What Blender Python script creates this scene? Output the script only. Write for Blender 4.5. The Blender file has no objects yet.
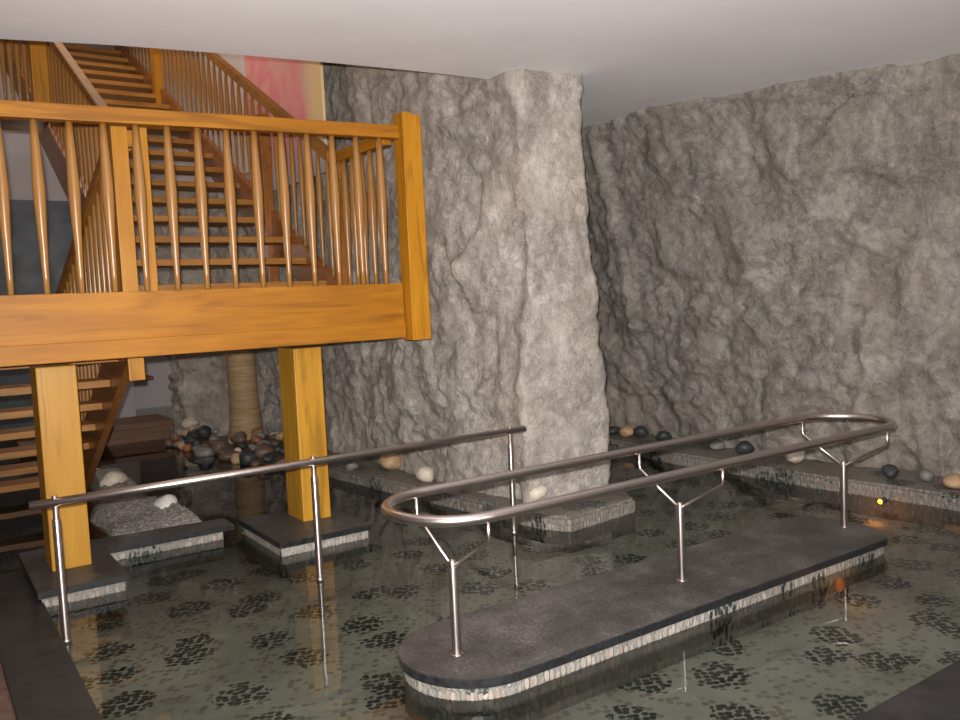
import bpy, bmesh, math, random
from mathutils import Vector, Matrix, noise
random.seed(7)
sc = bpy.context.scene
C = sc.collection

# ------------------------------------------------------------------ helpers
def tag(o, label=None, cat=None, group=None, kind=None):
    if label: o['label'] = label
    if cat: o['category'] = cat
    if group: o['group'] = group
    if kind: o['kind'] = kind
    return o

def obj(name, bm, mat, parent=None, smooth=False):
    me = bpy.data.meshes.new(name)
    bm.normal_update(); bm.to_mesh(me); bm.free()
    me.materials.append(mat)
    if smooth:
        for p in me.polygons: p.use_smooth = True
    o = bpy.data.objects.new(name, me); C.objects.link(o)
    if parent is not None:
        o.parent = parent
        if parent.type == 'EMPTY' or True:
            o.matrix_parent_inverse = world_of(parent).inverted()
    return o

def world_of(o):
    m = Matrix.LocRotScale(o.location, o.rotation_euler, o.scale)
    if o.parent is not None:
        m = world_of(o.parent) @ o.matrix_parent_inverse @ m
    return m

def empty(name, loc, label, cat, group=None):
    o = bpy.data.objects.new(name, None); C.objects.link(o)
    o.location = loc; o.empty_display_size = .1
    return tag(o, label, cat, group)

def struct(name, bm, mat, smooth=False):
    o = obj(name, bm, mat, None, smooth); o['kind'] = 'structure'; return o

def box(bm, a, b, bev=0.0):
    x0, y0, z0 = a; x1, y1, z1 = b
    t = bmesh.new()
    vs = [t.verts.new(p) for p in ((x0,y0,z0),(x1,y0,z0),(x1,y1,z0),(x0,y1,z0),(x0,y0,z1),(x1,y0,z1),(x1,y1,z1),(x0,y1,z1))]
    for f in ((3,2,1,0),(4,5,6,7),(0,1,5,4),(1,2,6,5),(2,3,7,6),(3,0,4,7)):
        t.faces.new([vs[i] for i in f])
    if bev: bmesh.ops.bevel(t, geom=t.edges[:], offset=bev, segments=2, affect='EDGES', profile=.6)
    merge(bm, t)
    return bm

def merge(bm, t):
    me = bpy.data.meshes.new('tmp'); t.to_mesh(me); t.free(); bm.from_mesh(me); bpy.data.meshes.remove(me)

def B(a, b, bev=0.0): return box(bmesh.new(), a, b, bev)

def prism(bm, pts, z0, z1, bev=0.0):
    """plan polygon extruded in z"""
    t = bmesh.new()
    lo = [t.verts.new((p[0], p[1], z0)) for p in pts]
    hi = [t.verts.new((p[0], p[1], z1)) for p in pts]
    n = len(pts)
    t.faces.new(lo[::-1]); top = t.faces.new(hi)
    for i in range(n): t.faces.new((lo[i], lo[(i+1) % n], hi[(i+1) % n], hi[i]))
    bmesh.ops.recalc_face_normals(t, faces=t.faces[:])
    if bev:
        bmesh.ops.bevel(t, geom=[e for e in top.edges], offset=bev, segments=2, affect='EDGES')
    merge(bm, t); return bm

def vprism(bm, pts, x0, x1, bev=0.0):
    """polygon in (y, z) extruded along x"""
    t = bmesh.new()
    a = [t.verts.new((x0, p[0], p[1])) for p in pts]
    b = [t.verts.new((x1, p[0], p[1])) for p in pts]
    n = len(pts)
    t.faces.new(a); t.faces.new(b[::-1])
    for i in range(n): t.faces.new((a[i], b[i], b[(i+1) % n], a[(i+1) % n]))
    bmesh.ops.recalc_face_normals(t, faces=t.faces[:])
    if bev: bmesh.ops.bevel(t, geom=t.edges[:], offset=bev, segments=2, affect='EDGES')
    merge(bm, t); return bm

def tube(bm, pts, r, seg=16, closed=False, caps=True):
    pts = [Vector(p) for p in pts]; n = len(pts)
    rs = r if isinstance(r, (list, tuple)) else [r]*n
    rings = []
    up = None
    for i, p in enumerate(pts):
        if closed: d = (pts[(i+1) % n] - pts[i-1]).normalized()
        else: d = (pts[min(i+1, n-1)] - pts[max(i-1, 0)]).normalized()
        if up is None:
            up = Vector((0,0,1)) if abs(d.z) < .9 else Vector((1,0,0))
        s = d.cross(up).normalized(); up = s.cross(d).normalized()
        rings.append([bm.verts.new(p + (s*math.cos(2*math.pi*k/seg) + up*math.sin(2*math.pi*k/seg))*rs[i]) for k in range(seg)])
    m = n if closed else n-1
    for i in range(m):
        A, D = rings[i], rings[(i+1) % n]
        for k in range(seg):
            f = bm.faces.new((A[k], A[(k+1) % seg], D[(k+1) % seg], D[k])); f.smooth = True
    if caps and not closed:
        bm.faces.new(rings[0][::-1]); bm.faces.new(rings[-1])
    return bm

def lathe(bm, base, prof, seg=16):
    """prof: list of (z, r)"""
    return tube(bm, [(base[0], base[1], base[2]+z) for z, r in prof], [r for z, r in prof], seg)

def fin(o):
    """shade smooth with sharp caps"""
    for p in o.data.polygons: p.use_smooth = len(p.vertices) <= 4
    return o

# ------------------------------------------------------------------ materials
def newmat(name):
    m = bpy.data.materials.new(name); m.use_nodes = True
    nt = m.node_tree; nt.nodes.clear()
    out = nt.nodes.new('ShaderNodeOutputMaterial')
    p = nt.nodes.new('ShaderNodeBsdfPrincipled')
    nt.links.new(p.outputs[0], out.inputs[0])
    return m, nt, p, out
def N(nt, t, **kw):
    n = nt.nodes.new(t)
    for k, v in kw.items():
        if k in ('operation', 'feature', 'blend_type', 'data_type', 'wave_type', 'bands_direction', 'noise_dimensions', 'noise_type', 'distance', 'clamp'): setattr(n, k, v)
        else: n.inputs[k].default_value = v
    return n
def coords(nt, scale=(1,1,1), rot=(0,0,0), loc=(0,0,0)):
    tc = nt.nodes.new('ShaderNodeTexCoord'); mp = nt.nodes.new('ShaderNodeMapping')
    mp.inputs['Scale'].default_value = scale; mp.inputs['Rotation'].default_value = rot; mp.inputs['Location'].default_value = loc
    nt.links.new(tc.outputs['Object'], mp.inputs[0]); return mp.outputs[0]
def ramp(nt, fac, stops, interp='LINEAR'):
    r = nt.nodes.new('ShaderNodeValToRGB'); r.color_ramp.interpolation = interp
    el = r.color_ramp.elements
    while len(el) > 1: el.remove(el[0])
    el[0].position = stops[0][0]; el[0].color = (*stops[0][1], 1)
    for p, c in stops[1:]:
        e = el.new(p); e.color = (*c, 1)
    nt.links.new(fac, r.inputs[0]); return r.outputs[0]
def mix(nt, fac, a, b, blend='MIX'):
    m = nt.nodes.new('ShaderNodeMix'); m.data_type = 'RGBA'; m.blend_type = blend
    for s, v in ((0, fac), (6, a), (7, b)):
        if isinstance(v, bpy.types.NodeSocket): nt.links.new(v, m.inputs[s])
        elif isinstance(v, (int, float)): m.inputs[s].default_value = v
        else: m.inputs[s].default_value = (*v, 1)
    return m.outputs[2]
def math_(nt, op, a, b=0.0, c=None):
    m = nt.nodes.new('ShaderNodeMath'); m.operation = op
    for i, v in enumerate((a, b, c)):
        if v is None: continue
        if isinstance(v, bpy.types.NodeSocket): nt.links.new(v, m.inputs[i])
        else: m.inputs[i].default_value = v
    return m.outputs[0]
def bump(nt, h, strength, dist, p):
    b = nt.nodes.new('ShaderNodeBump'); b.inputs['Strength'].default_value = strength; b.inputs['Distance'].default_value = dist
    nt.links.new(h, b.inputs['Height']); nt.links.new(b.outputs[0], p.inputs['Normal']); return b

def wood(name, dark, light, axis, rough=.38, coat=.25):
    m, nt, p, out = newmat(name)
    s = [14, 14, 14]; s['xyz'.index(axis)] = 1.1
    v = coords(nt, tuple(s))
    n = N(nt, 'ShaderNodeTexNoise', Scale=1.3, Detail=6.0, Roughness=.6, Distortion=.8); nt.links.new(v, n.inputs['Vector'])
    v2 = coords(nt, tuple(x*.16 if x > 2 else x*.6 for x in s))
    n2 = N(nt, 'ShaderNodeTexNoise', Scale=2.0, Detail=3.0); nt.links.new(v2, n2.inputs['Vector'])
    f = math_(nt, 'ADD', math_(nt, 'MULTIPLY', n.outputs[0], .55), math_(nt, 'MULTIPLY', n2.outputs[0], .45))
    c = ramp(nt, f, [(.33, dark), (.52, tuple((a+b)/2 for a, b in zip(dark, light))), (.66, light)])
    # faint darker streaks and knots
    n3 = N(nt, 'ShaderNodeTexNoise', Scale=.8, Detail=2.0, Distortion=2.0); nt.links.new(v, n3.inputs['Vector'])
    k = ramp(nt, n3.outputs[0], [(.54, (0,0,0)), (.70, (1,1,1))])
    c = mix(nt, math_(nt, 'MULTIPLY', k, .5), c, tuple(x*.45 for x in dark))
    nt.links.new(c, p.inputs['Base Color'])
    p.inputs['Roughness'].default_value = rough; p.inputs['Coat Weight'].default_value = coat; p.inputs['Coat Roughness'].default_value = .25
    p.inputs['Specular IOR Level'].default_value = .35
    bump(nt, n.outputs[0], .12, .004, p)
    return m
HON_D, HON_L = (.27, .094, .002), (.42, .168, .005)
W_x = wood('honey_pine_along_x', HON_D, HON_L, 'x', .55, .02)
W_y = wood('honey_pine_along_y', HON_D, HON_L, 'y')
W_z = wood('honey_pine_upright', (.37, .145, .005), (.52, .225, .010), 'z', .45, .1)
W_post = wood('yellow_pine_post', (.36, .165, .010), (.50, .26, .024), 'z', .45, .1)
W_bal = wood('varnished_baluster', (.26, .115, .026), (.42, .215, .065), 'z', .3, .35)
W_st = wood('stair_timber', (.20, .065, .012), (.34, .13, .025), 'y')
W_tr = wood('tread_timber', (.28, .11, .016), (.44, .20, .036), 'x', .5, .05)
W_rail = wood('stair_rail_timber', (.26, .10, .014), (.40, .175, .03), 'y', .6, .0)
W_bench = wood('brown_weathered_plank', (.12, .06, .035), (.24, .13, .075), 'x', .6, .0)

def steel():
    m, nt, p, out = newmat('brushed_stainless_steel')
    p.inputs['Metallic'].default_value = 1; p.inputs['Base Color'].default_value = (.56, .50, .47, 1)
    v = coords(nt, (40, 40, 40))
    n = N(nt, 'ShaderNodeTexNoise', Scale=6.0, Detail=3.0); nt.links.new(v, n.inputs['Vector'])
    r = nt.nodes.new('ShaderNodeMapRange'); r.inputs[3].default_value = .24; r.inputs[4].default_value = .36
    nt.links.new(n.outputs[0], r.inputs[0]); nt.links.new(r.outputs[0], p.inputs['Roughness'])
    return m
STEEL = steel()
def steel_post():
    m, nt, p, out = newmat('brushed_steel_post')
    p.inputs['Metallic'].default_value = 1; p.inputs['Base Color'].default_value = (.66, .59, .56, 1)
    p.inputs['Roughness'].default_value = .40; p.inputs['Anisotropic'].default_value = .88; p.inputs['Anisotropic Rotation'].default_value = .25
    t = nt.nodes.new('ShaderNodeTangent'); t.direction_type = 'RADIAL'; t.axis = 'Z'; nt.links.new(t.outputs[0], p.inputs['Tangent'])
    return m
SPOST = steel_post()

def rockmat(name, lo, mid, hi, tan):
    m, nt, p, out = newmat(name)
    v = coords(nt); vs = coords(nt, (1.6, 1.6, .75), (.35, .2, 0))
    a = N(nt, 'ShaderNodeTexNoise', Scale=1.5, Detail=9.0, Roughness=.66, Distortion=1.1); nt.links.new(vs, a.inputs['Vector'])
    b = N(nt, 'ShaderNodeTexNoise', Scale=17.0, Detail=8.0, Roughness=.72, Distortion=.5); nt.links.new(v, b.inputs['Vector'])
    f = math_(nt, 'ADD', math_(nt, 'MULTIPLY', a.outputs[0], .42), math_(nt, 'MULTIPLY', b.outputs[0], .58))
    c = ramp(nt, f, [(.40, lo), (.50, mid), (.58, hi), (.68, tuple(min(1, x*1.35) for x in hi))])
    t = N(nt, 'ShaderNodeTexNoise', Scale=1.1, Detail=4.0, Roughness=.6); nt.links.new(coords(nt, loc=(5, 2, 1)), t.inputs['Vector'])
    c = mix(nt, math_(nt, 'MULTIPLY', ramp(nt, t.outputs[0], [(.46, (0,0,0)), (.68, (1,1,1))]), .5), c, tan, 'MIX')
    # pale mineral veins: thin bands of a warped noise
    w = N(nt, 'ShaderNodeTexNoise', Scale=1.4, Detail=6.0, Roughness=.6, Distortion=1.6); nt.links.new(coords(nt, loc=(2, 9, 4)), w.inputs['Vector'])
    d = math_(nt, 'ABSOLUTE', math_(nt, 'SUBTRACT', w.outputs[0], .5))
    vein = ramp(nt, d, [(.0, (1,1,1)), (.012, (0,0,0))])
    c = mix(nt, math_(nt, 'MULTIPLY', vein, .12), c, tuple(min(1, x*1.6) for x in hi))
    d2 = math_(nt, 'ABSOLUTE', math_(nt, 'SUBTRACT', a.outputs[0], .46))
    c = mix(nt, math_(nt, 'MULTIPLY', ramp(nt, d2, [(.0, (1,1,1)), (.01, (0,0,0))]), .45), c, tuple(x*.6 for x in lo))
    # fine pale and dark crystals
    sp = N(nt, 'ShaderNodeTexNoise', Scale=70.0, Detail=3.0, Roughness=.7); nt.links.new(v, sp.inputs['Vector'])
    c = mix(nt, math_(nt, 'MULTIPLY', ramp(nt, sp.outputs[0], [(.57, (0,0,0)), (.68, (1,1,1))]), .5), c, tuple(min(1, x*1.6) for x in hi))
    nt.links.new(c, p.inputs['Base Color'])
    p.inputs['Roughness'].default_value = .62; p.inputs['Specular IOR Level'].default_value = .45
    # broad brown-grey and pale patches in the stone
    pt = N(nt, 'ShaderNodeTexNoise', Scale=2.4, Detail=5.0, Roughness=.62, Distortion=1.8); nt.links.new(coords(nt, (1, 1, .8), (.5, .3, 0), (1, 6, 3)), pt.inputs['Vector'])
    c = mix(nt, .36, c, ramp(nt, pt.outputs[0], [(.36, tuple(x*1.1 for x in lo)), (.5, mid), (.62, tuple(min(1, x*1.2) for x in hi))]))
    nt.links.new(c, p.inputs['Base Color'])
    h = math_(nt, 'ADD', math_(nt, 'MULTIPLY', b.outputs[0], .8), math_(nt, 'MULTIPLY', sp.outputs[0], .4))
    bump(nt, h, .95, .05, p)
    return m
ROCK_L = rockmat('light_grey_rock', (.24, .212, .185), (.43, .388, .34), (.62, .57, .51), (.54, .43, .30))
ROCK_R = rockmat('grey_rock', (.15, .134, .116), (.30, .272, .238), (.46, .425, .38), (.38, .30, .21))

def mosaic(name, grout, peb, cscale, pscale, density, bmp=.6, rough=.45, flat=True, crad=.30):
    """river pebble mosaic: flower-like clusters of dark pebbles in a pale field of mixed ones"""
    m, nt, p, out = newmat(name)
    v = coords(nt)
    wn = N(nt, 'ShaderNodeTexNoise', Scale=2.0, Detail=2.0); nt.links.new(v, wn.inputs['Vector'])
    wv = nt.nodes.new('ShaderNodeVectorMath'); wv.operation = 'MULTIPLY_ADD'
    nt.links.new(wn.outputs['Color'], wv.inputs[0]); wv.inputs[1].default_value = (.22, .22, .22 if not flat else 0); nt.links.new(v, wv.inputs[2])
    big = N(nt, 'ShaderNodeTexVoronoi', Scale=cscale, Randomness=.8); nt.links.new(wv.outputs[0], big.inputs['Vector'])
    if flat: big.voronoi_dimensions = '2D'
    sm = N(nt, 'ShaderNodeTexVoronoi', Scale=pscale, Randomness=.62)
    if flat: sm.voronoi_dimensions = '2D'
    # slightly elongated pebbles
    pv = nt.nodes.new('ShaderNodeMapping'); pv.inputs['Scale'].default_value = (1.0, 1.12, 1.0) if flat else (1.5, 1.5, .8); pv.inputs['Rotation'].default_value = (0, 0, .5)
    nt.links.new(v, pv.inputs[0]); nt.links.new(pv.outputs[0], sm.inputs['Vector'])
    rnd = nt.nodes.new('ShaderNodeSeparateColor'); nt.links.new(sm.outputs['Color'], rnd.inputs[0])
    inc = ramp(nt, math_(nt, 'ADD', big.outputs['Distance'], math_(nt, 'MULTIPLY', rnd.outputs[1], .10)), [(crad, (1,1,1)), (crad+.005, (0,0,0))])
    body = ramp(nt, sm.outputs['Distance'], [(.43, (1,1,1)), (.52, (0,0,0))] if flat else [(.44, (1,1,1)), (.58, (0,0,0))])
    few = ramp(nt, rnd.outputs[0], [(density, (1,1,1)), (density+.01, (0,0,0))])
    peb_c = ramp(nt, rnd.outputs[2], peb)
    dark_c = ramp(nt, rnd.outputs[0], [(0, (.014, .022, .022)), (1, (.05, .065, .058))])
    gn = N(nt, 'ShaderNodeTexNoise', Scale=1.2, Detail=6.0, Roughness=.65); nt.links.new(v, gn.inputs['Vector'])
    g = ramp(nt, gn.outputs[0], [(.38, tuple(x*.68 for x in grout)), (.62, grout)])
    g2 = mix(nt, math_(nt, 'MULTIPLY', math_(nt, 'MULTIPLY', few, body), .6), g, peb_c)
    c = mix(nt, math_(nt, 'MULTIPLY', inc, body), g2, dark_c)
    nt.links.new(c, p.inputs['Base Color'])
    p.inputs['Roughness'].default_value = rough
    if bmp: bump(nt, body, bmp, .006, p)
    return m
PEB = [(0, (.10, .09, .07)), (.3, (.20, .16, .12)), (.55, (.15, .075, .045)), (.8, (.13, .15, .11)), (1, (.30, .27, .22))]
FLOORM = mosaic('pool_floor_pebble_mosaic', (.42, .43, .36), PEB, 2.55, 27, .26, .3, .6, True, .34)
PEB2 = [(0, (.15, .14, .125)), (.3, (.44, .39, .33)), (.55, (.28, .18, .13)), (.8, (.48, .44, .37)), (1, (.30, .27, .24))]
SIDEM = mosaic('rim_pebble_mosaic', (.30, .285, .25), PEB2, 2.6, 26, .8, .8, .5, False, .36)

LEDGEM = mosaic('ledge_pebble_mosaic', (.20, .185, .16), [(0, (.12, .11, .10)), (.4, (.30, .27, .23)), (.6, (.22, .15, .11)), (1, (.38, .35, .30))], 2.4, 26, .7, .8, .55, False, .33)
def slate():
    m, nt, p, out = newmat('dark_slate_slab')
    v = coords(nt)
    a = N(nt, 'ShaderNodeTexNoise', Scale=3.0, Detail=8.0, Roughness=.7); nt.links.new(v, a.inputs['Vector'])
    b = N(nt, 'ShaderNodeTexNoise', Scale=60.0, Detail=4.0, Roughness=.6); nt.links.new(v, b.inputs['Vector'])
    f = math_(nt, 'ADD', math_(nt, 'MULTIPLY', a.outputs[0], .6), math_(nt, 'MULTIPLY', b.outputs[0], .4))
    nt.links.new(ramp(nt, f, [(.40, (.030, .028, .026)), (.52, (.068, .062, .057)), (.64, (.14, .13, .12))]), p.inputs['Base Color'])
    p.inputs['Roughness'].default_value = .48
    bump(nt, b.outputs[0], .35, .004, p)
    return m
SLATE = slate()
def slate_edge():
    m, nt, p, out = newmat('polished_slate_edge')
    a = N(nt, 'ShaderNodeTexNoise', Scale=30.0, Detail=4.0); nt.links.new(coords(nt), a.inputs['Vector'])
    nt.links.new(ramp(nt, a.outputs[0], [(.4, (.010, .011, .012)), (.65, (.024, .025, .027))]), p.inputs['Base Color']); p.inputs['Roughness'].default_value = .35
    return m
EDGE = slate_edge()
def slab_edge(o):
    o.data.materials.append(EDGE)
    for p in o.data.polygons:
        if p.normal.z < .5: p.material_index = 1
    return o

def plain(name, col, rough=.8, var=.08, scale=2.0, bmp=0.0, bsc=60.):
    m, nt, p, out = newmat(name)
    a = N(nt, 'ShaderNodeTexNoise', Scale=scale, Detail=5.0, Roughness=.6); nt.links.new(coords(nt), a.inputs['Vector'])
    nt.links.new(ramp(nt, a.outputs[0], [(.35, tuple(x*(1-var) for x in col)), (.65, tuple(min(1, x*(1+var)) for x in col))]), p.inputs['Base Color'])
    p.inputs['Roughness'].default_value = rough
    if bmp:
        b = N(nt, 'ShaderNodeTexNoise', Scale=bsc, Detail=4.0); nt.links.new(coords(nt), b.inputs['Vector'])
        bump(nt, b.outputs[0], bmp, .004, p)
    return m
KERB = plain('black_kerb_stone', (.022, .020, .019), .6, .4, 9.0, .3, 50.)  # near-black kerb colour, darker than the slate slabs
PLASTER = plain('ceiling_plaster', (.84, .82, .825), .9, .03, 1.2, .15, 25.)
WHITE = plain('white_wall_plaster', (.66, .60, .60), .9, .04)
TEAL = plain('dark_slate_blue_wall', (.075, .085, .095), .8, .3, 3.0)
EARTH = plain('reddish_brown_floor', (.13, .075, .055), .7, .35, 14.0, .4, 40.)
TAN = None

def tanmat():
    m, nt, p, out = newmat('tan_wrinkled_bark')
    v = coords(nt, (2, 2, 26))
    a = N(nt, 'ShaderNodeTexNoise', Scale=1.0, Detail=5.0, Roughness=.6, Distortion=.6); nt.links.new(v, a.inputs['Vector'])
    b = N(nt, 'ShaderNodeTexNoise', Scale=1.6, Detail=4.0); nt.links.new(coords(nt), b.inputs['Vector'])
    c = ramp(nt, a.outputs[0], [(.35, (.30, .19, .085)), (.6, (.46, .32, .16))])
    c = mix(nt, math_(nt, 'MULTIPLY', b.outputs[0], .4), c, (.20, .12, .07))
    nt.links.new(c, p.inputs['Base Color']); p.inputs['Roughness'].default_value = .7
    bump(nt, a.outputs[0], .5, .02, p)
    return m
TAN = tanmat()

def mural():
    m, nt, p, out = newmat('pink_and_yellow_wall_painting')
    tc = nt.nodes.new('ShaderNodeTexCoord'); sx = nt.nodes.new('ShaderNodeSeparateXYZ'); nt.links.new(tc.outputs['Object'], sx.inputs[0])
    a = N(nt, 'ShaderNodeTexNoise', Scale=1.1, Detail=3.0, Roughness=.5, Distortion=.2); nt.links.new(coords(nt, loc=(3.3, 1.1, .2)), a.inputs['Vector'])
    c = ramp(nt, a.outputs[0], [(.34, (.52, .46, .52)), (.44, (.62, .44, .44)), (.52, (.78, .36, .30)), (.60, (.80, .24, .30)), (.70, (.82, .42, .32))])
    # soft yellow band along the near end
    y = math_(nt, 'ADD', sx.outputs[1], math_(nt, 'MULTIPLY', a.outputs[0], .15))
    c = mix(nt, ramp(nt, y, [(.0, (1,1,1)), (.28, (1,1,1)), (.55, (0,0,0))]), c, (.85, .60, .30))
    z = sx.outputs[2]
    c = mix(nt, ramp(nt, z, [(.0, (1,1,1)), (.55, (0,0,0))]), c, (.40, .42, .47))
    nt.links.new(c, p.inputs['Base Color']); p.inputs['Roughness'].default_value = .8
    return m
MURAL = mural()

def water():
    m = bpy.data.materials.new('still_pool_water'); m.use_nodes = True; nt = m.node_tree; nt.nodes.clear()
    out = nt.nodes.new('ShaderNodeOutputMaterial'); mx = nt.nodes.new('ShaderNodeMixShader')
    tr = nt.nodes.new('ShaderNodeBsdfTransparent'); tr.inputs[0].default_value = (.84, .865, .845, 1)
    gl = nt.nodes.new('ShaderNodeBsdfGlossy'); gl.inputs['Roughness'].default_value = .012; gl.inputs[0].default_value = (1, 1, 1, 1)
    fr = nt.nodes.new('ShaderNodeFresnel'); fr.inputs[0].default_value = 1.333
    n = N(nt, 'ShaderNodeTexNoise', Scale=2.2, Detail=2.0); nt.links.new(coords(nt), n.inputs['Vector'])
    b = nt.nodes.new('ShaderNodeBump'); b.inputs['Strength'].default_value = .10; b.inputs['Distance'].default_value = .02
    nt.links.new(n.outputs[0], b.inputs['Height']); nt.links.new(b.outputs[0], gl.inputs['Normal'])
    nt.links.new(fr.outputs[0], mx.inputs[0]); nt.links.new(tr.outputs[0], mx.inputs[1]); nt.links.new(gl.outputs[0], mx.inputs[2])
    nt.links.new(mx.outputs[0], out.inputs[0]); return m
WATER = water()

def emit(name, col, st):
    m, nt, p, out = newmat(name)
    p.inputs['Base Color'].default_value = (*col, 1); p.inputs['Emission Color'].default_value = (*col, 1); p.inputs['Emission Strength'].default_value = st
    return m
LAMP = emit('orange_lamp_glass', (1.0, .30, .02), 9.0)
DARKMET = plain('dark_lamp_housing', (.05, .05, .05), .5)

# ------------------------------------------------------------------ camera
F, PITCH, ROLL, TH, H = 837.333, .0721751, .0458043, .5985, 1.65
def to_uv(x, y, z): return Vector((x*math.cos(TH)+y*math.sin(TH), -x*math.sin(TH)+y*math.cos(TH), z))
cr, sr, cp, sp_ = math.cos(ROLL), math.sin(ROLL), math.cos(PITCH), math.sin(PITCH)
right = to_uv(cr, -sr*sp_, -sr*cp); down = to_uv(-sr, -cr*sp_, -cr*cp); fwd = to_uv(0, cp, -sp_)
cam = bpy.data.cameras.new('camera'); cam.sensor_width = 36; cam.lens = F/960*36; cam.clip_end = 100
co = bpy.data.objects.new('camera', cam); C.objects.link(co)
M3 = Matrix((right, -down, -fwd)).transposed()
co.matrix_world = Matrix.Translation((0, 0, H)) @ M3.to_4x4()
sc.camera = co

# ------------------------------------------------------------------ rock sheets
def fbm(p, o=5, g=2.1, a=.5):
    s = 0; amp = 1
    for i in range(o):
        s += amp*noise.noise(p); p = p*g + Vector((3.1, 1.7, 5.3)); amp *= a
    return s
def ridged(p, o=4):
    s = 0; amp = 1
    for i in range(o):
        s += amp*(1-abs(noise.noise(p))*2); p = p*2.05 + Vector((1.3, 7.7, 2.9)); amp *= .5
    return s-1
def resample(path, step):
    out = [Vector(path[0])]; 
    for a, b in zip(path, path[1:]):
        a, b = Vector(a), Vector(b); n = max(1, int((b-a).length/step))
        for i in range(1, n+1): out.append(a.lerp(b, i/n))
    return out
def smooth(pts, it):
    for _ in range(it):
        pts = [pts[0]] + [(pts[i-1]+pts[i]*2+pts[i+1])/4 for i in range(1, len(pts)-1)] + [pts[-1]]
    return pts
def rock_sheet(name, rows, zs, step, mat, amp, seed, thick=.35, round_=4, ampf=None, rg=.30, zf=.6):
    """rows: plan polylines (same corner count) at heights zs; the rock face is to the right of the path direction"""
    base = [resample(rows[0], step)]
    n = len(base[0])
    lines = []
    for r in rows:
        # same parameterisation for each row
        acc = []
        for (a0, b0), (a, b) in zip(zip(rows[0], rows[0][1:]), zip(r, r[1:])):
            k = max(1, int((Vector(b0)-Vector(a0)).length/step))
            for i in range(k): acc.append(Vector(a).lerp(Vector(b), i/k))
        acc.append(Vector(r[-1])); lines.append(smooth(acc, round_))
    nz = int((zs[-1]-zs[0])/step)
    bm = bmesh.new(); grid = []
    so = Vector((seed*7.3, seed*3.1, seed*1.9))
    for j in range(nz+1):
        z = zs[0] + (zs[-1]-zs[0])*j/nz
        k = max(i for i in range(len(zs)-1) if zs[i] <= z+1e-9); t = (z-zs[k])/(zs[k+1]-zs[k]); t = min(1, t)
        L = [lines[k][i].lerp(lines[k+1][i], t) for i in range(n)]
        row = []
        for i in range(n):
            d = (L[min(i+1, n-1)]-L[max(i-1, 0)]).normalized(); nr = Vector((-d.y, d.x))   # left of travel
            p3 = Vector((L[i].x, L[i].y, z))
            q = Vector((p3.x, p3.y, p3.z*zf)) + so
            w = Vector((noise.noise(q*.9), noise.noise(q*.9+Vector((9,2,3))), noise.noise(q*.9+Vector((4,8,1)))))*.6
            big = fbm(q*1.0+w, 3)*1.0
            med = ridged(q*2.3+w*2, 4)*rg
            fin_ = fbm(Vector((p3.x, p3.y, p3.z))*9+so, 4, 2.2, .6)*.30
            facet = 1.25*(noise.cell(Vector((p3.x*2.2+w.x*2.6, p3.y*2.2+w.y*2.6, p3.z*1.5+w.z*2.6))+so)-.5)*.22
            a = amp*(ampf(p3) if ampf else 1)
            dd = (big+med+fin_+facet)*a
            row.append((p3.x+nr.x*dd, p3.y+nr.y*dd, z))
        grid.append(row)
    V = [[bm.verts.new(p) for p in row] for row in grid]
    for j in range(nz):
        for i in range(n-1):
            f = bm.faces.new((V[j][i], V[j+1][i], V[j+1][i+1], V[j][i+1])); f.smooth = True
    # give the rock body: a back skin behind the face
    BK = []
    for j in (0, nz):
        rr = []
        for i in range(n):
            a, b = Vector(grid[j][max(i-3, 0)]), Vector(grid[j][min(i+3, n-1)]); d = (b-a); d.z = 0; d.normalize()
            P = Vector(grid[j][i]); rr.append(bm.verts.new((P.x+d.y*thick, P.y-d.x*thick, P.z)))
        BK.append(rr)
    for i in range(n-1):
        bm.faces.new((BK[0][i], BK[0][i+1], BK[1][i+1], BK[1][i]))
        bm.faces.new((V[0][i], V[0][i+1], BK[0][i+1], BK[0][i]))
        bm.faces.new((V[nz][i], BK[1][i], BK[1][i+1], V[nz][i+1]))
    return struct(name, bm, mat)

ST = .03
ZC = 3.30
# right rock wall, leaning in towards the far corner   (path runs far -> near so that the face is towards -x ... left of travel)
vs_ = [1.2, 2.2, 3.2, 3.77, 4.44, 5.6, 6.35, 7.7]
ut_ = [6.95, 6.8, 6.60, 6.30, 5.98, 5.76, 5.74, 5.72]
ub_ = [6.55]*8
bot = [(a, b) for a, b in zip(ub_, vs_)]; top = [(a, b) for a, b in zip(ut_, vs_)]
mid = [(a*.5+c*.5+.04, b) for a, b, c in zip(ub_, vs_, ut_)]
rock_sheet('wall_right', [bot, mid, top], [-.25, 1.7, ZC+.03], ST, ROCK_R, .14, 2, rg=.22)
# pillar and left rock face in one continuous sheet: from inside the recess round the pillar's front and back along the left face
def pil(front_l, front_r, v0, vl, extra=0.0):
    return [(5.1, 7.9), (4.75, 6.2), (front_r+.10, v0+.35), (front_r+.02, v0-.02), (front_r-.04, v0-.07), (front_l+.03, v0+.02), (front_l-.04, v0+.07), (front_l-.01, v0+.20), (vl+.09, 5.35), (vl, 5.75), (vl-.02, 7.4), (vl-.02, 10.3)]
rows = [pil(3.80, 4.56, 4.90, 3.66), pil(3.78, 4.49, 4.90, 3.66), pil(3.76, 4.47, 4.92, 3.64), pil(3.88, 4.41, 4.90, 3.66), pil(3.78, 4.36, 4.88, 3.68)]
def ampf(p):
    a = 1.0
    if p.y < 5.3 and p.x > 3.6: a *= .55
    if p.y < 5.24 and p.x < 4.0: a *= 1.0
    return a
rows.append(rows[-1])
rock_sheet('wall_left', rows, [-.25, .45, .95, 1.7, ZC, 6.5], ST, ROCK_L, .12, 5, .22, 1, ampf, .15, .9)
bp = [(3.72, 9.9), (3.62, 10.5), (3.35, 11.0), (2.92, 11.3), (2.90, 11.9)]
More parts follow.
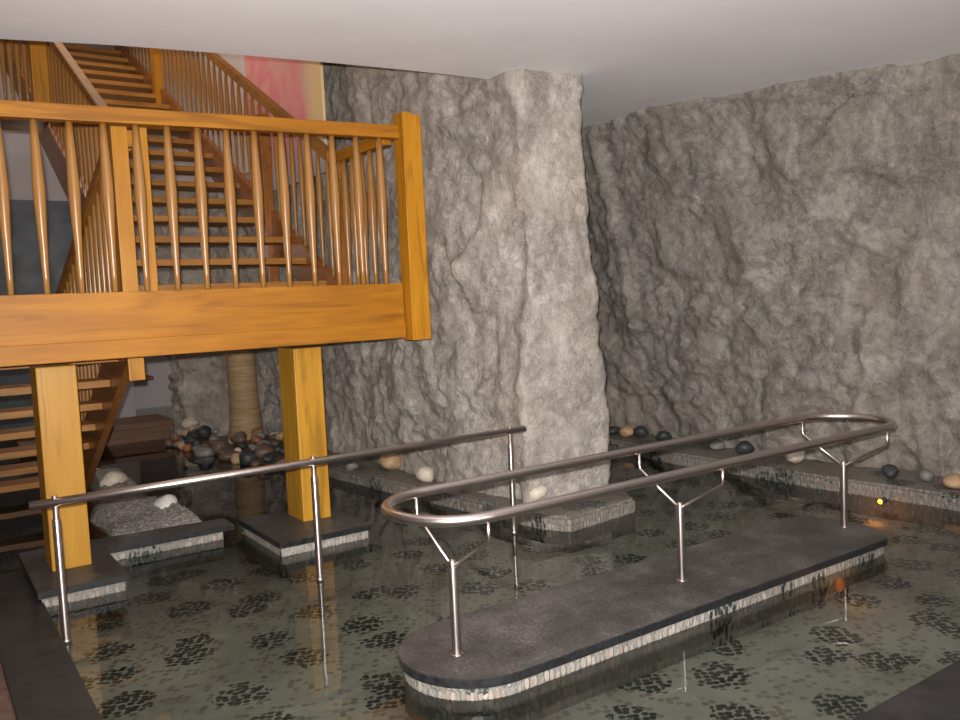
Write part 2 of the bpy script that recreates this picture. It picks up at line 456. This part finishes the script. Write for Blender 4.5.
rock_sheet('wall_back_rock', [bp, bp], [-.25, ZC], ST, ROCK_L, .13, 9, .2, 3)

# ------------------------------------------------------------------ shell
edge = [(-3.2, 5.85), (-1, 5.8), (.59, 5.70), (1.21, 5.54), (1.9, 5.42), (2.57, 5.33), (3.15, 5.27), (3.72, 5.24), (4.2, 5.3), (4.6, 8.2), (7.4, 8.2), (7.4, -1.6), (-3.2, -1.6)]
struct('ceiling', prism(bmesh.new(), edge, ZC, ZC+.35), PLASTER)
struct('ceiling_upper', B((-3.2, 5.0, 6.6), (4.6, 15.8, 6.75)), PLASTER)
struct('wall_back', B((-3.2, 15.6, -.3), (4.6, 15.75, 6.6)), WHITE)
struct('wall_back_recess', B((4.3, 7.85, -.3), (7.4, 8.0, ZC)), WHITE)
struct('wall_side', B((-3.35, -1.6, -.3), (-3.2, 15.75, 6.6)), WHITE)
struct('wall_dark', B((-3.0, 14.3, -.3), (2.38, 14.42, 3.45)), TEAL)
struct('wall_partition', B((2.38, 14.3, -.3), (2.97, 14.42, 3.45)), plain('grey_wall_plaster', (.40, .38, .38), .9, .12))
struct('wall_upper_side', B((3.60, 10.0, 3.33), (3.75, 15.6, 6.6)), WHITE)
struct('wall_lintel', B((-3.2, 5.36, 3.66), (3.55, 5.46, 6.6)), WHITE)
struct('wall_rear', B((-3.2, -1.75, -.3), (7.4, -1.6, ZC)), WHITE)
struct('wall_outer', B((7.4, -1.6, -.3), (7.5, 8.2, ZC)), WHITE)
DEPTH = -.15
struct('floor', B((.2, 1.45, DEPTH-.06), (6.9, 8.2, DEPTH)), FLOORM)
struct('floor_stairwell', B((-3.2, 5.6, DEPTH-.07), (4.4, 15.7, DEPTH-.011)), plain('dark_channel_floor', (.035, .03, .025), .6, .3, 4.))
struct('floor_walkway', prism(bmesh.new(), [(-3.2, -1.6), (7.4, -1.6), (7.4, 1.42), (.26, 1.42), (.26, 5.6), (-3.2, 5.6)], -.3, .015), EARTH)
w = bmesh.new()
wp = [(.28, 1.5), (6.75, 1.5), (6.75, 8.0), (4.2, 8.0), (3.9, 8.0), (3.9, 15.5), (-3.1, 15.5), (-3.2, 5.61), (.28, 5.61)]
w.faces.new([w.verts.new((a, b, 0)) for a, b in wp])
wo = obj('pool_water', w, WATER); tag(wo, 'clear still water filling the pebble floored wading pool', 'water', kind='stuff')
# the kerbs of the pool
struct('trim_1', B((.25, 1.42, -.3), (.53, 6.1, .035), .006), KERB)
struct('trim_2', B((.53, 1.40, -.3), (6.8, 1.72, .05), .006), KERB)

# ------------------------------------------------------------------ mosaic ledges at the foot of the rock
def ledge(name, pts, z, bev=.02):
    bm = prism(bmesh.new(), pts, -.25, z, bev)
    return struct(name, bm, LEDGEM)
ledge('trim_3', [(6.02, 2.2), (6.04, 3.2), (5.97, 4.0), (5.95, 4.9), (5.93, 5.5), (6.05, 6.3), (6.10, 7.4), (6.8, 7.6), (6.95, 2.2)], .11)
ledge('trim_4', [(3.72, 4.42), (4.42, 4.50), (4.66, 4.9), (4.72, 5.6), (4.3, 6.0), (3.9, 6.4), (3.8, 7.6), (3.72, 9.4), (3.30, 9.4), (3.28, 7.3), (3.38, 6.4), (3.48, 5.6), (3.56, 4.95), (3.62, 4.6)], .105)

# ------------------------------------------------------------------ island with oval rail
def stadium(u0, u1, v, r, right_r=None, n=24):
    pts = []
    for i in range(n+1):
        a = math.pi/2 + math.pi*i/n; pts.append((u0+r*math.cos(a), v+r*math.sin(a)))
    rr = right_r or r
    for i in range(n+1):
        a = -math.pi/2 + math.pi*i/n
        pts.append((u1+rr*math.cos(a), v+r*math.sin(a)))
    return pts
isl = empty('pool_island', (3.3, 3.07, DEPTH), 'long round-ended island with dark slate top and pebble mosaic sides in the water', 'platform')
slab_edge(obj('slab', prism(bmesh.new(), stadium(2.00, 4.74, 3.08, .345, .22), .060, .10, .003), SLATE, isl))
obj('mosaic_base', prism(bmesh.new(), stadium(2.00, 4.74, 3.08, .325, .20), DEPTH, .060), SIDEM, isl)

def ring_tube(parent):
    RZ, r, cv = .770, .295, 3.05
    p = []
    for i in range(25):
        a = math.pi/2 + math.pi*i/24; p.append((1.91+r*math.cos(a), cv+r*math.sin(a), RZ))
    for i in range(12): p.append((1.91+(4.80-1.92)*(i+1)/13, cv-r, RZ))
    for i in range(25):
        a = -math.pi/2 + math.pi*i/24; p.append((4.80+r*math.cos(a), cv+r*math.sin(a), RZ))
    for i in range(12): p.append((4.80-(4.80-1.92)*(i+1)/13, cv+r, RZ))
    return obj('oval_rail', tube(bmesh.new(), p, .0235, 20, closed=True), STEEL, parent, True)
orail = empty('oval_handrail', (3.3, 3.05, .10), 'oval stainless steel handrail loop on three forked posts, standing on the island', 'handrail')
ring_tube(orail)
for u in (1.885, 3.325, 4.83):
    po = fin(obj('post', lathe(bmesh.new(), (u, 3.05, .10), [(0, .021), (.405, .021), (.412, .021), (.42, .017), (.424, .010)], 20), SPOST, orail))
    fin(obj('post_flange', lathe(bmesh.new(), (u, 3.05, .10), [(0, .030), (.004, .030), (.006, .024)], 20), STEEL, po))
    for s in (-1, 1):
        bm = tube(bmesh.new(), [(u, 3.05+s*.012, .498), (u, 3.05+s*.278, .657), (u, 3.05+s*.287, .668), (u, 3.05+s*.29, .682), (u, 3.05+s*.29, .76)], .0085, 12)
        fin(obj('arm', bm, STEEL, po))

# straight rail with three posts standing in the water
rl = empty('straight_handrail', (2.0, 4.65, DEPTH), 'straight stainless steel handrail on three slim posts, left of the island', 'handrail')
rb = tube(bmesh.new(), [(.435, 4.66, .73), (1.5, 4.66, .73), (3.53, 4.66, .73)], .0225, 20)
fin(obj('rail', rb, STEEL, rl))
for u in (.55, 1.94, 3.40):
    pp = fin(obj('post', lathe(bmesh.new(), (u, 4.66, DEPTH), [(0, .014), (.19, .014), (.915, .014)], 16), SPOST, rl))
    fin(obj('sleeve', lathe(bmesh.new(), (u, 4.66, .0), [(.0, .0195), (.003, .0205), (.64, .0205), (.645, .019)], 20), SPOST, pp))
    fin(obj('pin', lathe(bmesh.new(), (u, 4.66, .645), [(.0, .0085), (.075, .0085)], 12), SPOST, pp))
    fin(obj('collar', lathe(bmesh.new(), (u, 4.66, .0), [(-.005, .024), (.02, .024), (.024, .021)], 20), STEEL, pp))

# ------------------------------------------------------------------ slabs under the wooden posts
def pad(name, pts, label, top_z=.10, inset=.02):
    cx = sum(p[0] for p in pts)/len(pts); cy = sum(p[1] for p in pts)/len(pts)
    e = empty(name, (cx, cy, DEPTH), label, 'slab')
    slab_edge(obj('slab', prism(bmesh.new(), pts, top_z-.04, top_z, .004), SLATE, e))
    q = [(cx+(p[0]-cx)*(1-inset*2), cy+(p[1]-cy)*(1-inset*2)) for p in pts]
    obj('mosaic_base', prism(bmesh.new(), q, DEPTH, top_z-.04), SIDEM, e)
    return e
pad('stone_pad', [(1.93, 5.28), (2.60, 5.28), (2.60, 6.12), (1.93, 6.12)], 'square dark slate pad under the right wooden post, water all round it')
# the left pad is L shaped and runs back along the gravel bed
e = empty('stone_pad', (.9, 5.8, DEPTH), 'dark slate pad under the left wooden post, edging the gravel bed', 'slab')
Lp = [(.50, 5.30), (.99, 5.30), (.99, 6.0), (1.86, 6.0), (1.86, 6.24), (.99, 6.32), (.50, 6.32)]
slab_edge(obj('slab', prism(bmesh.new(), Lp, .060, .10, .004), SLATE, e))
Lq = [(.52, 5.32), (.97, 5.32), (.97, 6.02), (1.78, 6.02), (1.78, 6.22), (.97, 6.30), (.52, 6.30)]
obj('mosaic_base', prism(bmesh.new(), Lq, DEPTH, .060), SIDEM, e)

# ------------------------------------------------------------------ wooden posts
for (u0, u1, v0, v1, lab) in ((.625, .85, 5.68, 5.98, 'square yellow pine post under the balcony, leftmost, with stairs behind it'),
                              (2.265, 2.48, 5.68, 5.98, 'square yellow pine post under the balcony, nearer the rock face')):
    bm = bmesh.new(); half = (u0+u1)/2
    box(bm, (u0, v0, .10), (u1, v1, 1.36), .008)
    o = obj('wooden_post', bm, W_post); tag(o, lab, 'post', 'wooden posts carrying the balcony')

# ------------------------------------------------------------------ balcony
PROF = [(0, .017), (.10, .018), (.30, .024), (.52, .034), (.60, .036), (.72, .032), (.88, .025), (1, .021)]
_bal = {}
def baluster(parent, u, v, z0, z1, seg=10, k=1.0):
    hgt = z1-z0; key = (round(hgt, 3), round(k, 2)); hgt = round(hgt, 3)
    if key not in _bal:
        o = fin(obj('baluster', lathe(bmesh.new(), (0, 0, 0), [(t*hgt, r*k) for t, r in PROF], seg), W_bal))
        _bal[key] = o.data; 
    else:
        o = bpy.data.objects.new('baluster', _bal[key]); C.objects.link(o)
    o.parent = parent; o.matrix_parent_inverse = world_of(parent).inverted(); o.location = (u, v, z0)
    return o
FL = 1.80
bal = empty('balcony', (1.5, 5.9, 1.37), 'honey pine balcony with fascia boards and tapered balusters above the pool', 'balcony')
obj('fascia', B((-1.2, 5.60, 1.50), (3.14, 5.66, FL), .004), W_x, bal)
obj('fascia_lip', B((-1.2, 5.585, 1.385), (3.14, 5.66, 1.503), .006), W_x, bal)
dk = bmesh.new()
box(dk, (-1.2, 5.66, 1.70), (3.14, 5.86, FL-.01))
box(dk, (1.32, 5.86, 1.70), (3.14, 6.72, FL-.01))
obj('deck', dk, W_x, bal)
obj('side_fascia', B((3.08, 5.66, 1.40), (3.14, 6.72, FL), .004), W_y, bal)
hz = lambda u: 2.878-.022*(3.15-u)
hr = B((-1.2, 5.55, 0), (3.15, 5.645, .095), .008)
for v in hr.verts: v.co.z += hz(v.co.x)
obj('handrail', hr, W_x, bal)
nb = bmesh.new(); box(nb, (3.15, 5.50, 1.365), (3.235, 5.64, 3.065), .005); box(nb, (3.236, 5.51, 1.365), (3.315, 5.64, 3.055), .005)
obj('newel_post', nb, W_z, bal)
for i in range(17): baluster(bal, 3.0-.1905*i, 5.60, FL, hz(3.0-.1905*i)+.004)
obj('side_handrail', B((3.05, 5.645, 2.84), (3.13, 6.50, 2.93), .008), W_y, bal)
obj('newel_post', B((3.04, 6.47, 1.40), (3.14, 6.57, 2.90), .005), W_st, bal)
for i in range(5): baluster(bal, 3.09, 5.78+.155*i, FL, 2.842)
obj('newel_post', B((1.24, 6.10, 1.20), (1.345, 6.20, 2.98), .005), W_z, bal)
obj('newel_post', B((1.41, 6.10, 1.60), (1.475, 6.17, 2.98), .005), W_z, bal)
obj('rail_block', B((1.345, 6.12, 2.80), (1.41, 6.17, 2.91), .003), W_x, bal)

# ------------------------------------------------------------------ staircases
def stair(name, label, u0, u1, v0, z0, n, run, rise, strings=(True, True), rails=(), railh=1.02, start=(0,0), rail_ext=None):
    e = empty(name, ((u0+u1)/2, v0, min(z0, z0+n*rise)), label, 'staircase')
    for k in range(n):
        obj('tread', B((u0+.03, v0+run*k-.02, z0+rise*k-.055), (u1-.03, v0+run*k+.30, z0+rise*k), .005), W_tr, e)
    sl = rise/run
    dp = .30 if rise > 0 else .19; up_ = .11 if rise > 0 else .28
    a, b = (v0-.25 if rise > 0 else v0+.12), v0+run*n
    za, zb = z0-.02+sl*(a-v0), z0-.02+sl*(b-v0)
    for k, u in enumerate((u0, u1)):
        vprism_ = vprism(bmesh.new(), [(a, za-dp), (b, zb-dp), (b, zb+up_), (a, za+up_)], u-.03, u+.03, .004)
        obj('stringer', vprism_, W_st, e)
    for side in rails:
        u = (u0, u1)[side]
        h0, h1 = za+railh, zb+railh
        if rail_ext: h0, h1 = rail_ext
        r0 = a+.05 if not rail_ext else 6.2
        g0 = h0+(h1-h0)*(r0-a)/(b-a)
        obj('handrail', vprism(bmesh.new(), [(r0, g0-.05), (b, h1-.05), (b, h1+.045), (r0, g0+.045)], u-.04, u+.04, .006), W_rail, e)
        m = int((b-a-.1)/.19)
        for i in range(m):
            v = r0+.10+.19*i
            if v > b-.05: break
            zc = za+sl*(v-a)
            baluster(e, u, v, zc+up_-.01, h0+(h1-h0)*(v-a)/(b-a)-.03, 8, .78)
    return e
up = stair('open_staircase', 'open tread pine staircase climbing away behind the balcony to the upper floor', 1.44, 3.08, 6.80, 1.875, 18, .415, .225, rails=(0, 1), railh=1.16)
obj('newel_post', B((2.99, 8.0, 1.50), (3.09, 8.12, 3.55), .005), W_st, up)
obj('newel_post', B((2.99, 11.75, 4.2), (3.11, 11.89, 6.5), .005), W_z, up)
dn = stair('open_staircase', 'open tread pine staircase going down behind the left wooden post to the water', -.30, 1.27, 6.04, 1.585, 8, .38, -.205, rails=(1,), railh=1.06, rail_ext=(2.87, 1.86))

# upper gallery balustrade at the left, seen just under the ceiling
g = empty('gallery_balustrade', (.2, 9.0, 3.4), 'dense upper gallery balustrade of brown balusters seen just under the ceiling edge', 'balustrade')
obj('floor_edge', B((-2.2, 8.95, 3.54), (1.30, 9.6, 3.68), .005), W_x, g)
obj('handrail', B((-2.2, 8.96, 4.58), (1.30, 9.04, 4.67), .005), W_x, g)
obj('newel_post', B((1.16, 8.92, 3.54), (1.30, 9.06, 4.8), .005), W_z, g)
obj('newel_post', B((.42, 8.92, 3.54), (.54, 9.06, 4.8), .005), W_z, g)
for i in range(44):
    baluster(g, 1.12-.062*i, 9.0, 3.68, 4.63, 8, .8)
# ------------------------------------------------------------------ mural on the left rock face
mu = obj('wall_painting', B((0, 0, 0), (.03, 2.05, 2.4)), MURAL)
mu.location = (3.47, 7.58, 2.95)
tag(mu, 'soft pink painting with yellow right edge high on the wall above the stairs', 'painting')

# tan trunk at the back, brown timber bench platform
bm = bmesh.new()
prof = [(-.3, .20), (.0, .20), (.1, .205), (.3, .19), (.6, .175), (.9, .17), (1.2, .17), (1.5, .175), (1.9, .18)]
lathe(bm, (3.30, 9.95, 0), prof, 28)
for v in bm.verts: 
    n_ = noise.noise(v.co*3)*.035; d = Vector((v.co.x-3.30, v.co.y-9.95, 0)); 
    if d.length > 0: v.co += d.normalized()*n_
tag(fin(obj('tree_trunk', bm, TAN)), 'smooth tan trunk standing among stones at the back rock, left of the right post', 'trunk')
bn = empty('timber_platform', (2.0, 12.0, 0), 'low dark brown timber platform at the water by the white back wall', 'platform')
obj('top', B((1.0, 11.45, .17), (2.84, 12.28, .25), .01), W_bench, bn)
obj('front_board', B((1.02, 11.50, -.12), (2.80, 11.56, .17), .01), W_bench, bn)
obj('side_board', B((2.77, 11.56, -.12), (2.82, 12.28, .17), .01), W_bench, bn)
sh = obj('wall_shelf', B((2.965, 14.05, .60), (3.22, 14.42, .66), .004), W_bench); tag(sh, 'small dark shelf on the back wall under the balcony', 'shelf')

# ------------------------------------------------------------------ stones
def stonemat(name, a, b, rough=.5):
    m, nt, p, out = newmat(name)
    n = N(nt, 'ShaderNodeTexNoise', Scale=9.0, Detail=6.0, Roughness=.65); nt.links.new(coords(nt), n.inputs['Vector'])
    nt.links.new(ramp(nt, n.outputs[0], [(.35, a), (.65, b)]), p.inputs['Base Color']); p.inputs['Roughness'].default_value = rough
    bump(nt, n.outputs[0], .25, .006, p); return m
SM = {'dark': stonemat('charcoal_stone', (.02, .024, .024), (.055, .06, .055)), 'grey': stonemat('grey_stone', (.13, .125, .115), (.24, .23, .21)),
      'cream': stonemat('cream_stone', (.45, .39, .30), (.66, .58, .46)), 'tan': stonemat('tan_stone', (.36, .22, .12), (.52, .35, .20)),
      'rust': stonemat('rust_stone', (.22, .08, .035), (.36, .16, .07)), 'white': stonemat('white_stone', (.58, .55, .50), (.78, .75, .69)),
      'brown': stonemat('brown_stone', (.09, .06, .04), (.17, .12, .08))}
def stone_mesh(seed, mat, sc_):
    bm = bmesh.new(); bmesh.ops.create_icosphere(bm, subdivisions=3, radius=1)
    so = Vector((seed*3.3, seed*1.7, seed*.9))
    for v in bm.verts:
        v.co *= 1+.22*noise.noise(v.co*.9+so)+.07*noise.noise(v.co*2.4+so)
        v.co = Vector((v.co.x*sc_[0], v.co.y*sc_[1], v.co.z*sc_[2]))
    zmin = min(v.co.z for v in bm.verts); 
    for v in bm.verts: v.co.z -= zmin
    me = bpy.data.meshes.new('stone'); bm.to_mesh(me); bm.free(); me.materials.append(mat)
    for p in me.polygons: p.use_smooth = True
    return me
meshes = {}
for k in SM:
    meshes[k] = [stone_mesh(hash_, SM[k], s) for hash_, s in ((len(k)+1, (1, .8, .72)), (len(k)*3+2, (1.15, .85, .62)), (len(k)*5+4, (.9, .9, .8)))]
def stone(kind, u, v, z, r, label, group=None, rot=None, var=None):
    o = bpy.data.objects.new('stone', random.choice(meshes[kind]) if var is None else meshes[kind][var]); C.objects.link(o)
    o.location = (u, v, z); o.scale = (r, r, r); o.rotation_euler = (0, 0, random.uniform(0, 6.28) if rot is None else rot)
    return tag(o, label, 'stone', group)
ray_ = lambda px, py: fwd + right*((px-480)/F) + down*((py-360)/F)
def onz(px, py, z):
    d = ray_(px, py); t = (z-H)/d.z; return d.x*t, d.y*t
# stones lying on the ledge under the right rock wall
G = 'stones on the ledge under the right rock wall'
for px, kind, u, r, lab in (
    (614, 'dark', 6.30, .075, 'small dark stone on the right wall ledge, just right of the rock pillar'),
    (628, 'tan', 6.30, .10, 'tan stone between two dark stones on the ledge behind the far end of the rails'),
    (641, 'dark', 6.34, .085, 'dark round stone second along the right wall ledge from the pillar'),
    (664, 'dark', 6.30, .08, 'dark stone on the right wall ledge, third dark one from the pillar'),
    (745, 'dark', 6.30, .085, 'lone dark stone on the ledge seen between the two sides of the oval rail'),
    (795, 'cream', 6.24, .10, 'cream stone on the ledge seen just under the near oval rail'),
    (718, 'grey', 6.32, .07, 'grey stone on the ledge behind the middle of the oval rail'),
    (890, 'dark', 6.24, .075, 'dark stone on the ledge just right of the oval rail end'),
    (955, 'tan', 6.24, .085, 'flat orange tan stone on the ledge at the right edge of the picture'),
    (926, 'grey', 6.30, .06, 'small grey stone on the ledge between the oval rail end and the tan stone')):
    d = ray_(px, 450); v = d.y/d.x*u
    stone(kind, u, v, .108, r, lab, G)
# stones on the ledge of the pillar and the left rock face
G = 'stones on the ledge round the rock pillar'
for px, py, kind, r, lab in (
    (391, 470, 'tan', .13, 'large orange tan stone on the left ledge beside the rock face'),
    (426, 482, 'cream', .085, 'cream stone on the ledge left of the pillar, behind the oval rail'),
    (455, 484, 'tan', .09, 'flat tan stone on the ledge seen just above the oval rail bend'),
    (352, 470, 'grey', .06, 'small grey stone on the ledge right behind the right wooden post'),
    (538, 500, 'cream', .10, 'pale cream boulder on the pillar ledge just right of the far rail post')):
    u, v = onz(px, py, .105)
    stone(kind, u, v, .10, r, lab, G)
# heap at the back below the rock
heap = []
G = 'stones heaped at the foot of the back rock'
kinds = ['dark', 'brown', 'grey', 'tan', 'rust', 'brown', 'dark', 'brown', 'grey', 'cream']
names = {'dark': 'charcoal', 'brown': 'brown', 'grey': 'grey', 'tan': 'tan', 'rust': 'rusty red', 'cream': 'cream'}
rnd = random.Random(11)
for i in range(230):
    t = rnd.random(); q = rnd.random()
    v = 8.55+t*2.3; uf = 2.92-.38*t; u = uf+q*(.62 if t < .7 else .35)
    r = rnd.uniform(.05, .115); z = .02 + q*.20
    if (u-3.30)**2+(v-9.95)**2 < .29**2 or any((u-a)**2+(v-b)**2+(z-c)**2 < ((r+d)*.80)**2 for a, b, c, d in heap): continue
    heap.append((u, v, z, r)); k = kinds[len(heap) % len(kinds)]
    stone(k, u, v, z-.05, r, f'{names[k]} rounded stone in the heap at the foot of the back rock', f'{names[k]} stones heaped at the foot of the back rock')
bk = bmesh.new()
t_ = [bk.verts.new(p) for p in ((2.50, 10.6, -.3), (2.85, 8.4, -.3), (3.50, 8.4, -.3), (3.45, 10.3, -.3), (2.56, 10.6, -.03), (2.94, 8.5, -.03), (3.50, 8.5, .14), (3.45, 10.3, .16))]
for f in ((0,1,5,4), (1,2,6,5), (2,3,7,6), (3,0,4,7), (4,5,6,7), (3,2,1,0)): bk.faces.new([t_[i] for i in f])
tag(obj('gravel_bank', bk, SM['brown']), 'brown gravel bank under the stone heap at the back rock', 'gravel', kind='stuff')
# gravel bed behind the left pad with pale stones on it
gm = bmesh.new(); nx, ny = 60, 90; gv = []
def inside(a, b): return min(a, 1-a, b*1.2, (1-b))
for j in range(ny+1):
    row = []
    for i in range(nx+1):
        a, b = i/nx, j/ny
        u = 1.02+.31*min(1, max(0, b-.3)*3.5)*(1-a)+a*(.86-.25*b)+.03*math.sin(b*9); v = 6.28+b*3.5
        e_ = max(0, min(1, inside(a, b)*5)); 
        z = -.22+(.30+.06*b+.08*noise.noise(Vector((u*2, v*2, 0))))*(e_**.5) + .018*noise.noise(Vector((u*22, v*22, 3)))*e_+.018*noise.noise(Vector((u*41, v*41, 8)))*e_
        row.append(gm.verts.new((u, v, z)))
    gv.append(row)
for j in range(ny):
    for i in range(nx): gm.faces.new((gv[j][i], gv[j][i+1], gv[j+1][i+1], gv[j+1][i])).smooth = True
def gravelmat():
    m, nt, p, out = newmat('grey_gravel')
    vo = N(nt, 'ShaderNodeTexVoronoi', Scale=55.0); nt.links.new(coords(nt), vo.inputs['Vector'])
    s = nt.nodes.new('ShaderNodeSeparateColor'); nt.links.new(vo.outputs['Color'], s.inputs[0])
    nt.links.new(ramp(nt, s.outputs[0], [(0, (.16, .15, .14)), (.5, (.27, .255, .23)), (.85, (.36, .33, .29)), (1, (.55, .5, .44))]), p.inputs['Base Color'])
    p.inputs['Roughness'].default_value = .6
    bump(nt, math_(nt, 'SUBTRACT', 1.0, vo.outputs['Distance']), .7, .012, p); return m
tag(obj('gravel_bed', gm, gravelmat()), 'grey gravel bed rising behind the left slate pad', 'gravel', kind='stuff')
for px, py, z, kind, r, lab, var in (
    (93, 473, .12, 'white', .10, 'pale stone on the gravel bed right beside the left wooden post', 0),
    (114, 484, .10, 'cream', .13, 'long pinkish cream stone on the gravel bed above the straight rail', 1),
    (166, 506, .09, 'white', .11, 'white stone at the right end of the gravel bed', 1),
    (152, 503, .08, 'grey', .06, 'small grey stone left of the white one on the gravel bed', 0),
    (103, 492, .07, 'grey', .06, 'dull grey stone on the gravel bed in front of the long cream one', 2)):
    u, v = onz(px, py, z); stone(kind, u, v, z-.07, r, lab, 'pale stones on the gravel bed')

# ------------------------------------------------------------------ little orange underwater lamps
lp = empty('pool_lamp', (5.95, 3.45, 0), 'small glowing orange lamp at the waterline under the right rock wall', 'lamp')
bm = tube(bmesh.new(), [(5.99, 3.45, -.005), (5.93, 3.45, -.005)], .024, 16); obj('housing', bm, DARKMET, lp)
bm = tube(bmesh.new(), [(5.935, 3.45, -.002), (5.922, 3.45, -.002)], [.02, .014], 16); obj('lens', bm, LAMP, lp)
def point(name, loc, power, col, rad):
    l = bpy.data.lights.new(name, 'POINT'); l.energy = power; l.color = col; l.shadow_soft_size = rad
    o = bpy.data.objects.new(name, l); C.objects.link(o); o.location = loc; return o
point('pool_lamp_light', (5.84, 3.45, -.06), .5, (1, .35, .06), .02)
lp2 = empty('pool_lamp', (4.29, 2.74, -.10), 'faint orange underwater lamp low on the island side near its far end', 'lamp')
obj('lens', tube(bmesh.new(), [(4.29, 2.76, -.075), (4.29, 2.742, -.075), (4.29, 2.735, -.075)], [.042, .042, .03], 24), emit('dim_orange_lamp_glass', (.55, .22, .07), .10), lp2)
point('island_lamp_light', (4.27, 2.62, -.07), .22, (1, .45, .16), .02)

# ------------------------------------------------------------------ light: the camera's own flash, added fills, weak upper room light
fd = bpy.data.lights.new('camera_flash', 'SPOT'); fd.energy = 1650; fd.color = (1, .965, .945); fd.shadow_soft_size = .02; fd.spot_size = math.radians(112); fd.spot_blend = .9
fo = bpy.data.objects.new('camera_flash', fd); C.objects.link(fo)
fo.matrix_world = Matrix.Translation(Vector((0, 0, H)) + (-down)*.07 + right*(-.03)) @ M3.to_4x4() @ Matrix.Rotation(math.radians(13), 4, 'X')
point('stairwell_fill', (2.0, 13.0, 2.6), 26, (1, .88, .80), .15)  # added fill to brighten the far wall and back rock, no fitting modelled
point('rear_fill', (2.4, -.7, 1.9), 115, (1, .95, .94), .25)  # added fill behind the camera, lifts the ceiling and evens out flash falloff
def area(name, loc, sx, sy, power, col, rot=(0,0,0)):
    l = bpy.data.lights.new(name, 'AREA'); l.shape = 'RECTANGLE'; l.size = sx; l.size_y = sy; l.energy = power; l.color = col
    o = bpy.data.objects.new(name, l); C.objects.link(o); o.location = loc; o.rotation_euler = rot; return o
area('upper_room_light', (1.5, 10, 6.5), 2.5, 4, 90, (1, .85, .68))
wd = bpy.data.worlds.new('world'); sc.world = wd; wd.use_nodes = True
wd.node_tree.nodes['Background'].inputs[0].default_value = (.9, .85, .8, 1); wd.node_tree.nodes['Background'].inputs[1].default_value = .05

sc.view_settings.view_transform = 'Standard'; sc.view_settings.look = 'None'
sc.view_settings.exposure = 0; sc.view_settings.gamma = 1; sc.view_settings.use_curve_mapping = False
